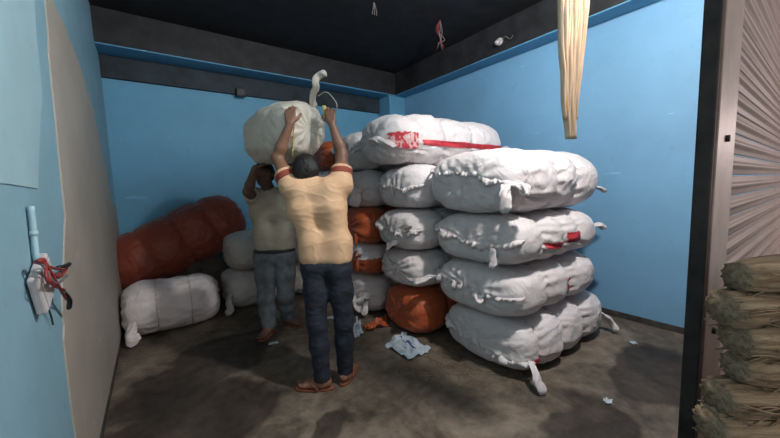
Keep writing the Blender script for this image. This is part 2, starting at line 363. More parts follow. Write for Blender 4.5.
# ------------------------------------------------------------------ cloth bales
def se(c, e): return math.copysign(abs(c) ** e, c)
class Bale:
    """bound cloth bale; local x = long axis, lowest point near z = 0"""
    def __init__(s, L, a, b, cinch=(), k=6.0, n=2.7, cd=0.105, seed=0, hem=None, lump=0.018, fold=0.015, puff=0.06, capfold=0.012):
        s.L, s.a, s.b, s.cinch, s.k, s.n, s.cd, s.seed, s.hem = L, a, b, cinch, k, n, cd, seed, hem
        s.lump, s.fold, s.puff, s.capfold = lump, fold, puff, capfold
        s.off = Vector((seed * 3.17, seed * 1.71, seed * 2.3))
        s.zs = s.ys = 1.0
        test = [s.pt(-L * 0.9 + 1.8 * L * i / 40, (1 - 0.9 ** k if i in (0, 40) else 1 - (abs(-0.9 + 1.8 * i / 40)) ** k) ** (1 / k), 2 * math.pi * j / 48) for i in range(41) for j in range(48)]
        s.zs = 2 * b / max(p.z for p in test); s.ys = a / max(abs(p.y) for p in test)
    def hem_z(s, y):
        h = s.hem; t = y / s.a
        if t <= h[0][0]: return h[0][1] * s.b
        for (y0, z0), (y1, z1) in zip(h, h[1:]):
            if t <= y1: return (z0 + (z1 - z0) * (t - y0) / (y1 - y0)) * s.b
        return h[-1][1] * s.b
    def pt(s, x, r, th, extra=0.0):
        c, si = math.cos(th), math.sin(th)
        # blend between round and boxy section
        y = se(c, 2 / s.n); z = se(si, 2 / s.n)
        q = 1.0; fa = 0.0
        cl = list(s.cinch)
        for xi in cl:
            d = abs(x - xi); e = math.exp(-d / 0.045)
            q -= s.cd * e; fa += math.exp(-d / 0.075) * min(1, d / 0.012)
        if cl:
            bounds = [-s.L] + cl + [s.L]
            for x0, x1 in zip(bounds, bounds[1:]):
                if x0 <= x <= x1: q += s.puff * max(0.0, math.sin(math.pi * (x - x0) / (x1 - x0))) ** 0.7 - s.puff * 0.5
        nx = (abs(x) / s.L) ** (s.k * 1.0)
        p = Vector((x, y * s.a * r * q, z * s.b * r * q))
        w = p + s.off
        d = s.lump * mn.noise(w * 3.2) + s.lump * 0.5 * mn.noise(w * 7.5)
        # gathers running along the bale on both sides of every cord
        fz = math.sin(th * 23 + 6 * mn.noise(w * 4.5) + s.seed) * (0.45 + 1.1 * abs(mn.noise(w * 6 + Vector((2, 8, 1)))) * 1.6)
        d += s.fold * fa * fz * (1 - nx)
        # creases
        rid = 1 - abs(mn.noise(Vector((w.x * 5, w.y * 9, w.z * 9)) + Vector((3, 1, 2)))) * 2.2
        d += s.fold * 0.55 * max(0, rid - 0.35)
        rid2 = 1 - abs(mn.noise(Vector((w.x * 11 + w.z * 6, w.y * 8, w.z * 12)))) * 2.4
        d += s.fold * 0.40 * max(0, rid2 - 0.4)
        rad = Vector((0, y * s.a, z * s.b)); rad = rad.normalized() if rad.length > 1e-6 else Vector((0, 0, 0))
        side = 1 if x > 0 else -1
        ax = Vector((side, 0, 0))
        nrm = (rad * (1 - nx) + ax * nx)
        if nrm.length > 0: nrm.normalize()
        p += nrm * (d + extra)
        if nx > 0.25:                    # the end faces
            ca = s.capfold * nx
            if s.hem and side < 0:
                dz = p.z - s.hem_z(p.y)
                if dz > 0:
                    g = (math.sin(p.y * 70 + dz * 22 * mn.noise(w * 3) + 7 * mn.noise(w * 5)) + 0.8 * mn.noise(Vector((w.y * 30, w.z * 9, w.x * 9)))) * math.exp(-dz / 0.085)
                    p += ax * (0.016 * min(1, dz / 0.01) * math.exp(-dz / 0.16) + 0.011 * g) * nx
                    ca *= 0.5
                else: ca *= 0.25
            p += ax * ca * math.sin(th * 11 + 5 * mn.noise(w * 3.0)) * min(1, r * 1.6) * (0.4 + 0.6 * r)
        p.z += s.b
        p.z *= s.zs; p.y *= s.ys
        if p.z < 0.012: p.z = 0.012 - 0.25 * (0.012 - p.z)
        return p
    def rows(s):
        rs = []
        for i in range(0, 17):
            r = 0.02 + 0.94 * (i / 16); rs.append((-s.L * (1 - r ** s.k) ** (1 / s.k), r))
        x0 = rs[-1][0]; nb = max(30, int(s.L * 2 / 0.020))
        mid = []
        for i in range(1, nb):
            x = x0 + (-2 * x0) * i / nb; mid.append((x, (1 - (abs(x) / s.L) ** s.k) ** (1 / s.k)))
        return rs + mid + [(-x, r) for x, r in reversed(rs)]
    def cap_x(s, y, z):
        r = min(0.995, ((abs(y) / s.a) ** s.n + (abs(z) / s.b) ** s.n) ** (1 / s.n)); return -s.L * (1 - r ** s.k) ** (1 / s.k)
    def body(s, name, mat, parent, N=88):
        rows = s.rows(); vs = []; fs = []
        for x, r in rows:
            for k in range(N): vs.append(s.pt(x, r, 2 * math.pi * k / N))
        for i in range(len(rows) - 1):
            for k in range(N):
                k2 = (k + 1) % N; fs.append((i * N + k, i * N + k2, (i + 1) * N + k2, (i + 1) * N + k))
        fs.append(tuple(range(N - 1, -1, -1))); fs.append(tuple((len(rows) - 1) * N + k for k in range(N)))
        return MB().add(vs, [q[::-1] for q in fs]).build(name, mat, parent)
    def cord(s, xi, mat, parent, rad=0.006):
        r = (1 - (abs(xi) / s.L) ** s.k) ** (1 / s.k)
        pts = [s.pt(xi, r, 2 * math.pi * k / 60, 0.004) for k in range(61)]
        return MB().tube(pts, rad, 6).build('binding_cord', mat, parent)
    def patch(s, name, x0, x1, t0, t1, mat, parent, off=0.008, nx=22, nt_=12, jagk=0.0):
        vs = []; fs = []
        for i in range(nx + 1):
            for j in range(nt_ + 1):
                jx = jagk * math.sin(j * 2.1 + s.seed) ; jt = jagk * 1.5 * math.sin(i * 1.7 + s.seed)
                x = x0 + (x1 - x0) * i / nx + jx * (1 if i in (0, nx) else 0)
                t = t0 + (t1 - t0) * j / nt_ + jt * (1 if j in (0, nt_) else 0)
                x = max(-s.L * 0.999, min(s.L * 0.999, x))
                r = (1 - (abs(x) / s.L) ** s.k) ** (1 / s.k)
                vs.append(s.pt(x, r, t, off))
        for i in range(nx):
            for j in range(nt_):
                a = i * (nt_ + 1) + j; fs.append((a, a + 1, a + nt_ + 2, a + nt_ + 1))
        return MB().add(vs, fs).build(name, mat, parent)
    def ruffle(s, mat, parent, y0=-0.92, y1=0.92):
        """crumpled lip of the sewn mouth: broken folds of uneven length"""
        n = 190; vs = []; fs = []; q8 = s.seed * 1.37
        N1 = lambda a, f, o: mn.noise(Vector((a * f + o, q8, o)))
        for i in range(n + 1):
            t = i / n; y = (y0 + (y1 - y0) * t) * s.a; z = s.hem_z(y) + 0.014 * N1(t, 9, 1)
            x = s.cap_x(y * 0.97, z)
            ends = min(1, t / 0.06, (1 - t) / 0.06)
            big = max(0.0, 0.25 + 1.3 * N1(t, 7, 3))                       # where flaps stand out
            w = 1.3 * N1(t, 30, 5) + 0.7 * N1(t, 62, 9); w2 = 1.3 * N1(t, 26, 14)
            ln = (0.010 + 0.050 * big) * ends; ou = (0.006 + 0.022 * big) * ends
            for ox, oy, oz in ((0.016, 0, 0.016), (-0.010 - 0.012 * abs(w), 0.004 * w2, 0.012 + 0.006 * w),
                               (-0.012 - ou - 0.020 * w * ends, 0.012 * w2, -ln * 0.35 + 0.006 * w2), (-0.006 - ou * 0.7 - 0.026 * w * ends, 0.020 * w2, -ln - 0.012 * w),
                               (0.004 - 0.010 * w * ends, 0.014 * w2, -ln * 0.8 - 0.004)):
                vs.append((x + ox, y + oy, z + s.b + oz))
        for i in range(n):
            for q in range(4):
                a = i * 5 + q; fs.append((a, a + 1, a + 6, a + 5))
        return MB().add(vs, fs).build('hem_ruffle', mat, parent)
def tail(parent, pts, mat, w0=0.014, w1=0.036, flat=0.45, seed=0, name='tied_corner'):
    """twisted gathered cloth end: narrow at the knot, flaring out"""
    P = smooth_path(pts, 22); rnd = random.Random(seed)
    P = [p + Vector((mn.noise(p * 18 + Vector((seed, 0, 0))), mn.noise(p * 18 + Vector((0, seed, 5))), mn.noise(p * 18 + Vector((9, 0, seed))))) * 0.014 for p in P]
    mb = MB().tube(P, lambda t: (w0 + (w1 - w0) * t ** 0.8) * (1 - 0.55 * max(0, t - 0.85) / 0.15) * (1 + 0.25 * math.exp(-(t / 0.08) ** 2)), 20, flat, 0.30, 3, 0.30)
    return mb.build(name, mat, parent)

BW = 'bales of wrapped cloth'
def bale(loc, L, a, b, mat='white', cinch=(), rz=0.0, label='', group=None, cord='cord', tails=(), stripes=(), rug=True, tailmat=None, cat='bale', rot=None, name='cloth_bale', **kw):
    """loc = (centre R, centre D, base z); x-axis of the bale along R unless turned"""
    B = Bale(L, a, b, cinch, **kw)
    e = empty(name, loc, rz)
    if rot is not None: e.rotation_euler = rot
    tag(e, label, cat, group)
    B.body('wrapped_cover', M[mat], e)
    for xi in cinch: B.cord(xi, M[cord], e)
    if B.hem and rug: B.ruffle(M[tailmat or mat], e)
    for i, t in enumerate(tails):
        pts = [Vector(p) + Vector((0, 0, b)) for p in t[0]]
        tail(e, pts, M[tailmat or mat], seed=i + B.seed, **(t[1] if len(t) > 1 else {}))
    for st in stripes: B.patch(st[0], *st[1:5], M[st[5]], e, jagk=st[6] if len(st) > 6 else 0.0)
    return e, B

PI = math.pi
HW = [(-1, -0.25), (-0.7, -0.05), (-0.3, 0.18), (0.2, 0.25), (0.7, 0.3), (1, 0.5)]
HW2 = [(-1, 0.05), (-0.5, -0.10), (0, 0.10), (0.5, 0.12), (1, 0.25)]
HW3 = [(-1, 0.1), (-0.4, -0.18), (0.1, -0.05), (0.6, 0.2), (1, 0.35)]
# --- front column (nearest the viewer), bottom to top
c1R, c1D = 2.69, 1.60
bale((c1R - 0.02, c1D, 0.0), 0.67, 0.45, 0.220, cinch=(-0.46, -0.13, 0.22), seed=1, n=3.0, label='white cloth bale at the bottom of the front column, knotted corner touching the floor', group=BW,
     hem=[(-1, -0.45), (-0.3, -0.35), (0.4, -0.2), (1, 0.2)],
     tails=[([(-0.60, -0.40, -0.05), (-0.66, -0.46, -0.09), (-0.68, -0.50, -0.15), (-0.67, -0.52, -0.20)], dict(w1=0.032)), ([(0.62, -0.36, -0.02), (0.67, -0.42, -0.08), (0.69, -0.45, -0.14), (0.70, -0.47, -0.20)], dict(w0=0.03, w1=0.055))],
     stripes=[('red_stripe', -0.56, -0.47, PI * 1.04, PI * 1.12, 'red', 0.006)])
bale((2.58, c1D + 0.03, 0.420), 0.645, 0.45, 0.202, cinch=(-0.24, 0.11), seed=2, n=2.9, label='white bale second from floor in the front column, tuft sticking out left', group=BW, hem=HW2,
     tails=[([(-0.60, 0.38, 0.02), (-0.68, 0.43, 0.01), (-0.76, 0.47, -0.02), (-0.80, 0.50, -0.05)], dict(w1=0.045)), ([(-0.66, -0.08, 0.0), (-0.70, -0.10, -0.02), (-0.71, -0.16, -0.05)], dict(w1=0.03))],
     stripes=[('red_stripe', 0.00, 0.10, PI * 0.97, PI * 1.09, 'red', 0.006)])
bale((2.56, c1D + 0.04, 0.805), 0.635, 0.46, 0.202, cinch=(-0.27, 0.0, 0.25), seed=3, n=2.8, label='white bale with two red stripes, second from top of the front column', group=BW, hem=HW3,
     tails=[([(-0.62, -0.22, -0.04), (-0.68, -0.25, -0.06), (-0.70, -0.27, -0.14), (-0.68, -0.28, -0.17)], dict(w1=0.03)), ([(0.60, -0.34, 0.0), (0.70, -0.38, 0.02), (0.77, -0.40, -0.02)], dict(w1=0.05))],
     stripes=[('red_stripe', -0.25, -0.03, PI * 1.02, PI * 1.075, 'red', 0.005), ('red_stripe', 0.03, 0.22, PI * 0.98, PI * 1.05, 'red', 0.005)])
bale((2.57, c1D + 0.06, 1.185), 0.67, 0.47, 0.262, cinch=(-0.46, -0.10, 0.23), seed=4, n=2.5, cd=0.09, label='large white bale on top of the front column with hanging knotted tuft', group=BW, hem=HW,
     tails=[([(-0.66, -0.36, -0.05), (-0.72, -0.39, -0.08), (-0.73, -0.40, -0.15), (-0.72, -0.40, -0.22)], dict(w0=0.026, w1=0.04, flat=0.6)), ([(-0.62, -0.42, -0.05), (-0.66, -0.47, -0.05), (-0.62, -0.50, -0.10)], dict(w0=0.02, w1=0.05)), ([(0.62, -0.34, -0.06), (0.74, -0.38, -0.09), (0.80, -0.40, -0.13)], dict(w1=0.034))])
# --- second column
c2R, c2D = 2.53, 2.47
bale((c2R, c2D - 0.02, 0.0), 0.68, 0.35, 0.235, 'orange', (-0.30, 0.3), seed=5, label='orange bale on the floor under the white bales of the second column', group=BW)
bale((c2R - 0.01, c2D, 0.455), 0.68, 0.37, 0.185, 'white', (-0.2, 0.2), seed=6, label='grey white bale resting on the floor-level orange bale, shadowed end', group=BW)
bale((c2R - 0.01, c2D + 0.01, 0.810), 0.69, 0.375, 0.205, 'white', (-0.3, 0.1, 0.4), seed=7, label='white bale third from floor in the second column, loose flap on its end', group=BW, hem=HW3,
     tails=[([(-0.62, -0.05, -0.08), (-0.69, -0.08, -0.09), (-0.72, 0.02, -0.15), (-0.70, 0.08, -0.19)], dict(w1=0.04)), ([(-0.64, -0.2, -0.0), (-0.72, -0.26, 0.03), (-0.74, -0.32, 0.07)], dict(w1=0.03))])
bale((c2R + 0.02, c2D, 1.205), 0.70, 0.38, 0.215, 'white', (-0.3, 0.1, 0.4), seed=8, label='white bale directly under the bale with the red print', group=BW, hem=HW2)
e, B = bale((2.47, 2.53, 1.610), 0.80, 0.37, 0.255, 'white', (-0.50, -0.18, 0.20), seed=9, n=2.4, k=4.5, label='long white bale with red stripe and yellow ropes on top of the pile', group=BW, cord='yellow_cord', lump=0.022,
     stripes=[('red_print', -0.77, -0.50, PI * 0.97, PI * 1.13, 'red_print', 0.008), ('red_stripe', -0.47, 0.76, PI * 1.02, PI * 1.075, 'red', 0.004)],
     tails=[([(-0.80, -0.02, -0.06), (-0.85, -0.10, -0.02), (-0.84, -0.20, -0.04), (-0.78, -0.30, -0.10)], dict(w0=0.03, w1=0.07, flat=0.3)), ([(0.76, -0.22, -0.05), (0.86, -0.26, -0.04), (0.93, -0.26, -0.06)], dict(w1=0.03))])
# --- third column
c3R, c3D = 2.45, 3.23
bale((c3R, c3D, 0.0), 0.66, 0.36, 0.225, 'white', (-0.3, 0.2), seed=11, label='white bale on the floor with torn wrapping, bottom of the third column', group=BW, hem=HW3,
     tails=[([(-0.62, 0.10, 0.05), (-0.69, 0.02, 0.02), (-0.71, -0.12, -0.08), (-0.68, -0.2, -0.16)], dict(w1=0.05)), ([(-0.6, -0.24, -0.02), (-0.68, -0.28, -0.10), (-0.70, -0.30, -0.17)], dict(w1=0.04))])
bale((c3R, c3D, 0.435), 0.66, 0.37, 0.185, 'orange', (-0.3, 0.2), seed=12, label='orange bale with white cloth over its top, second in the third column', group=BW,
     stripes=[('white_cloth_flap', -0.655, -0.35, PI * 0.25, PI * 0.95, 'white', 0.02)],
     tails=[([(-0.62, -0.12, 0.05), (-0.68, -0.16, 0.0), (-0.69, -0.17, -0.1)], dict(w1=0.02))], tailmat='orange')
bale((c3R, c3D + 0.01, 0.790), 0.68, 0.37, 0.215, 'orange', (-0.3, 0.2), seed=13, label='bright orange bale right of the man in the peach shirt, at elbow height', group=BW,
     tails=[([(-0.62, -0.14, -0.05), (-0.69, -0.18, -0.08), (-0.70, -0.19, -0.2)], dict(w1=0.02))], tailmat='orange')
bale((c3R, c3D, 1.200), 0.67, 0.38, 0.215, 'white', (-0.3, 0.2), seed=14, label='white bale with frayed tuft above the bright orange bale', group=BW, hem=HW2,
     tails=[([(-0.62, -0.16, 0.02), (-0.70, -0.2, 0.0), (-0.72, -0.22, -0.1), (-0.70, -0.2, -0.2)], dict(w0=0.03, w1=0.07, flat=0.4))])
bale((c3R + 0.02, c3D + 0.08, 1.610), 0.68, 0.38, 0.225, 'white', (-0.3, 0.2), seed=15, label='white bale at the top behind the raised right arm', group=BW, hem=HW3)
# --- fourth column, mostly behind the men
c4R, c4D = 2.42, 4.01
bale((c4R, c4D, 0.0), 0.68, 0.38, 0.225, 'white', (-0.3, 0.2), seed=16, label='white bale on the floor seen between the two men', group=BW)
bale((c4R, c4D, 0.435), 0.68, 0.38, 0.215, 'white_dirty', (-0.3, 0.2), seed=17, label='greyish bale at thigh height behind the man in the peach shirt', group=BW)
bale((c4R - 0.02, c4D, 0.850), 0.70, 0.38, 0.215, 'orange', (-0.3, 0.2), seed=18, label='orange bale seen between the shirts of the two men', group=BW)
bale((c4R, c4D, 1.265), 0.68, 0.38, 0.205, 'white', (-0.3, 0.2), seed=19, label='white bale behind the head of the man in the peach shirt', group=BW)
bale((c4R + 0.02, c4D, 1.660), 0.66, 0.36, 0.195, 'orange', (-0.3, 0.2), seed=20, label='orange bale on top of the hidden column under the carried bale', group=BW)
# --- left pile
bale((1.18, 4.44, 0.0), 0.55, 0.42, 0.235, 'white_dirty', (-0.1, 0.25), seed=21, label='grey white bale on the floor behind the man in grey trousers', group=BW,
     tails=[([(-0.50, -0.30, 0.0), (-0.56, -0.38, -0.05), (-0.57, -0.42, -0.15), (-0.57, -0.43, -0.21)], dict(w1=0.05))])
bale((1.24, 4.44, 0.450), 0.55, 0.42, 0.235, 'white_dirty', (-0.1, 0.25), seed=22, label='grey white bale stacked second behind the man in grey trousers', group=BW)
bale((0.09, 4.13, 0.0), 0.42, 0.30, 0.265, 'white', (-0.14, 0.15), seed=23, n=2.4, k=4.5, cd=0.02, label='single white bale on the floor under the rust red roll', group=BW, puff=0.015,
     tails=[([(-0.32, -0.24, -0.05), (-0.35, -0.30, -0.10), (-0.35, -0.34, -0.17), (-0.33, -0.37, -0.24)], dict(w0=0.025, w1=0.06))])
bale((0.43, 4.76, 0.0), 0.27, 0.27, 0.31, 'gap_shade', (0.0,), seed=25, n=2.4, k=3.5, label='dark sack added to fill the shaded gap beneath the rust red roll', group=BW, cord='gap_shade')  # added sack, props the roll; dark colour stands in for the gap's shade
# rust red roll leaning over the left bales
rc = hd(181, 240, 4.04)
e, B = bale((rc.x, rc.y, rc.z), 0.76, 0.37, 0.37, 'rust', (-0.36, 0.0, 0.36), seed=24, n=2.1, k=4.2, cd=0.05, label='rust red wrapped roll leaning slantwise over the left bales', group=BW, cord='rust',
     rot=(0, -0.43, 0.10), name='cloth_roll')
e.location = Vector((rc.x, rc.y, rc.z)) - e.rotation_euler.to_matrix() @ Vector((0, 0, 0.37))

# ------------------------------------------------------------------ distance-field figures
class Field:
    def __init__(s, vox): s.vox = vox; s.pr = []
    def cone(s, a, b, ra, rb=None, k=0.02, cuts=()):
        s.pr.append((np.array(a, float), np.array(b, float), ra, ra if rb is None else rb, k, cuts)); return s
    def chain(s, pts, radii, k=0.02, cuts=()):
        for i in range(len(pts) - 1): s.cone(pts[i], pts[i + 1], radii[i], radii[i + 1], k, cuts)
        return s
    def mesh(s, cut=()):
        vx = s.vox; mg = 0.05
        lo = np.min([np.minimum(p[0], p[1]) - max(p[2], p[3]) for p in s.pr], 0) - mg
        hi = np.max([np.maximum(p[0], p[1]) + max(p[2], p[3]) for p in s.pr], 0) + mg
        N = np.ceil((hi - lo) / vx).astype(int) + 1
        G = np.full(N, mg, np.float32)
        axs = [lo[i] + vx * np.arange(N[i]) for i in range(3)]
        for a, b, ra, rb, k, cuts in s.pr:
            l = np.minimum(a, b) - max(ra, rb) - mg; h = np.maximum(a, b) + max(ra, rb) + mg
            i0 = np.maximum(((l - lo) / vx).astype(int), 0); i1 = np.minimum(((h - lo) / vx).astype(int) + 2, N)
            X = axs[0][i0[0]:i1[0], None, None]; Y = axs[1][None, i0[1]:i1[1], None]; Z = axs[2][None, None, i0[2]:i1[2]]
            ba = b - a; L2 = max(ba @ ba, 1e-12)
            t = np.clip(((X - a[0]) * ba[0] + (Y - a[1]) * ba[1] + (Z - a[2]) * ba[2]) / L2, 0, 1)
            d = np.sqrt((X - a[0] - t * ba[0]) ** 2 + (Y - a[1] - t * ba[1]) ** 2 + (Z - a[2] - t * ba[2]) ** 2) - (ra + (rb - ra) * t)
            for cp, cn in cuts: d = np.maximum(d, (X - cp[0]) * cn[0] + (Y - cp[1]) * cn[1] + (Z - cp[2]) * cn[2])
            S = G[i0[0]:i1[0], i0[1]:i1[1], i0[2]:i1[2]]
            hh = np.maximum(k - np.abs(S - d), 0) / k
            S[...] = np.minimum(S, d) - hh * hh * k * 0.25
        for cp, cn in cut:
            G = np.maximum(G, (axs[0][:, None, None] - cp[0]) * cn[0] + (axs[1][None, :, None] - cp[1]) * cn[1] + (axs[2][None, None, :] - cp[2]) * cn[2]).astype(np.float32)
        # naive surface nets
        sg = G < 0; n0, n1, n2 = N - 1
        cnt = np.zeros((n0, n1, n2), np.int8); pos = np.zeros((n0, n1, n2, 3), np.float32)
        def sl(A, o): return A[o[0]:o[0] + n0, o[1]:o[1] + n1, o[2]:o[2] + n2]
        for ax in range(3):
            for p in (0, 1):
                for q in (0, 1):
                    o0 = [0, 0, 0]; o0[(ax + 1) % 3] = p; o0[(ax + 2) % 3] = q; o1 = list(o0); o1[ax] = 1
                    mk = sl(sg, o0) != sl(sg, o1)
                    va = sl(G, o0)[mk]; vb = sl(G, o1)[mk]; t = va / (va - vb)
                    pp = np.tile(np.array(o0, np.float32), (len(t), 1)); pp[:, ax] += t
                    pos[mk] += pp; cnt[mk] += 1
        cells = np.argwhere(cnt > 0)
        idx = np.full((n0, n1, n2), -1, np.int64); idx[tuple(cells.T)] = np.arange(len(cells))
        V = lo + vx * (cells + pos[tuple(cells.T)] / cnt[tuple(cells.T)][:, None])
        quads = []
        for ax in range(3):
            u, w = (ax + 1) % 3, (ax + 2) % 3
            s0 = [slice(None)] * 3; s1 = [slice(None)] * 3; s0[ax] = slice(0, -1); s1[ax] = slice(1, None)
            e = np.argwhere(sg[tuple(s0)] != sg[tuple(s1)])
            e = e[(e[:, u] > 0) & (e[:, w] > 0) & (e[:, u] < N[u] - 1) & (e[:, w] < N[w] - 1)]
            ins = sg[tuple(e.T)]
            def off(du, dw):
                c = e.copy(); c[:, u] -= du; c[:, w] -= dw; return idx[tuple(c.T)]
            q = np.stack([off(1, 1), off(0, 1), off(0, 0), off(1, 0)], 1)
            q[~ins] = q[~ins][:, ::-1]
            quads.append(q)
        Q = np.concatenate(quads); Q = Q[(Q >= 0).all(1)]
        return V, Q
    def build(s, name, mat, parent, cut=(), fold=0.0, ff=(10, 10, 10), seed=0):
        V, Q = s.mesh(cut)
        me = bpy.data.meshes.new(name); me.from_pydata(V.tolist(), [], Q.tolist()); me.update()
        if fold:
            co = []
            for v in me.vertices:
                p = v.co
                w = Vector((p.x * ff[0] + seed, p.y * ff[1], p.z * ff[2]))
                d = mn.noise(w) + 0.9 * max(0, 0.55 - abs(mn.noise(w * 1.7 + Vector((5, 2, 1)))) * 3)
                co.append(p + v.normal * (d * fold))
            me.vertices.foreach_set('co', [c for p in co for c in p]); me.update()
        me.polygons.foreach_set('use_smooth', [True] * len(me.polygons))
        me.materials.append(mat)
        return link(bpy.data.objects.new(name, me), parent)

def hand(Fd, wrist, fdir, across, inward, curl=0.5, scale=1.0, thumb_out=1.0, spread=0.0):
    """palm and five fingers; fdir = along fingers, across = towards the thumb side, inward = palm side"""
    f = fdir.normalized(); a = (across - f * across.dot(f)).normalized(); n = f.cross(a)
    if n.dot(inward) < 0: n = -n
    S = scale
    base = wrist + f * 0.012 * S
    for i, (off, ln, kl) in enumerate(((0.031, 0.070, 0.078), (0.0105, 0.078, 0.083), (-0.0105, 0.072, 0.079), (-0.030, 0.056, 0.070))):
        kn = wrist + f * kl * S + a * off * S
        Fd.cone(base + a * off * 0.55 * S, kn, 0.0165 * S, 0.0118 * S, 0.012)
        c1 = curl * 0.7; d1 = (f * math.cos(c1) + n * math.sin(c1) + a * spread * off * 6).normalized()
        c2 = curl * 1.7; d2 = (f * math.cos(c2) + n * math.sin(c2)).normalized()
        c3 = curl * 2.4; d3 = (f * math.cos(c3) + n * math.sin(c3)).normalized()
        p1 = kn + d1 * ln * 0.48 * S; p2 = p1 + d2 * ln * 0.30 * S; p3 = p2 + d3 * ln * 0.22 * S
        Fd.chain([kn, p1, p2, p3], [0.0102 * S, 0.0092 * S, 0.0085 * S, 0.0072 * S], 0.004)
    t0 = wrist + f * 0.022 * S + a * 0.020 * S + n * 0.006 * S
    t1 = t0 + (f * 0.55 + a * 0.75 * thumb_out + n * 0.3).normalized() * 0.040 * S
    t2 = t1 + (f * 0.75 + a * 0.35 * thumb_out + n * 0.45).normalized() * 0.032 * S
    t3 = t2 + (f * 0.8 + a * 0.1 * thumb_out + n * 0.6).normalized() * 0.024 * S
    Fd.chain([t0, t1, t2, t3], [0.0155 * S, 0.0122 * S, 0.0105 * S, 0.0085 * S], 0.006)
def foot(Fd, ankle, floor, toe, r=0.033):
    """foot with five toes; floor = point under the ankle, toe = horizontal direction"""
    t = toe.normalized(); sd = t.cross(UP)
    g = lambda f, s_, z: floor + t * f + sd * s_ + UP * z
    Fd.cone(ankle, g(-0.015, 0, 0.045), 0.036, 0.034, 0.03)
    Fd.cone(g(-0.035, 0, 0.034), g(0.02, 0, 0.045), 0.030, 0.036, 0.03)
    Fd.cone(g(0.0, 0, 0.055), g(0.115, 0.008, 0.026), 0.036, 0.020, 0.03)
    Fd.cone(g(0.0, -0.012, 0.03), g(0.125, -0.026, 0.020), 0.024, 0.016, 0.03)
    Fd.cone(g(0.0, 0.012, 0.03), g(0.13, 0.026, 0.020), 0.024, 0.017, 0.03)
    for k, (s_, l, rr) in enumerate(((0.030, 0.182, 0.0125), (0.011, 0.180, 0.0092), (-0.004, 0.172, 0.0085), (-0.018, 0.162, 0.008), (-0.031, 0.150, 0.0075))):
        Fd.cone(g(0.12, s_ * 0.95, 0.018), g(l, s_, 0.016), rr * 1.1, rr, 0.006)
def head(Fd, c, face, up, face_detail=True):
    """c = centre of cranium, face = facing direction, up = top of head"""
    f = face.normalized(); u = (up - f * up.dot(f)).normalized(); r = f.cross(u)
    g = lambda a, b_, z: c + r * a + f * b_ + u * z
    Fd.cone(g(0, -0.022, 0.022), g(0, 0.020, 0.024), 0.082, 0.078, 0.03)
    Fd.cone(g(0, 0.022, 0.0), g(0, 0.034, -0.055), 0.070, 0.052, 0.03)
    Fd.cone(g(-0.026, 0.035, -0.070), g(0.026, 0.035, -0.070), 0.034, 0.034, 0.03)
    Fd.cone(g(0, 0.062, -0.098), g(0, 0.064, -0.100), 0.022, 0.022, 0.02)
    for s_ in (-1, 1):
        Fd.cone(g(0.077 * s_, -0.008, 0.005), g(0.080 * s_, -0.004, -0.035), 0.016, 0.010, 0.006)
        Fd.cone(g(0.012 * s_, 0.092, 0.020), g(0.048 * s_, 0.080, 0.022), 0.010, 0.009, 0.010)
        Fd.cone(g(0.050 * s_, 0.066, -0.025), g(0.045 * s_, 0.070, -0.035), 0.018, 0.016, 0.02)
        Fd.cone(g(0.010 * s_, 0.100, -0.038), g(0.013 * s_, 0.097, -0.038), 0.0095, 0.009, 0.006)
    Fd.cone(g(0, 0.094, 0.010), g(0, 0.112, -0.034), 0.009, 0.012, 0.008)
    Fd.cone(g(-0.020, 0.086, -0.064), g(0.020, 0.086, -0.064), 0.0075, 0.0075, 0.004)
    Fd.cone(g(-0.017, 0.084, -0.077), g(0.017, 0.084, -0.077), 0.0085, 0.0085, 0.004)
    return g, r, f, u
def hair(name, g, f, u, c, parent, mat, vox=0.006):
    H = Field(vox)
    H.cone(g(0, -0.026, 0.026), g(0, 0.018, 0.030), 0.089, 0.083, 0.03)
    H.cone(g(-0.03, -0.05, -0.01), g(0.03, -0.05, -0.01), 0.060, 0.060, 0.03)
    H.cone(g(-0.03, -0.05, -0.045), g(0.03, -0.05, -0.045), 0.042, 0.042, 0.02)
    n1 = (f * 0.85 - u * 0.55).normalized()
    return H.build(name, mat, parent, cut=[(g(0, 0.055, 0.035), n1)], fold=0.004, ff=(55, 55, 30))

def mid(a, b, t=0.5): return a + (b - a) * t

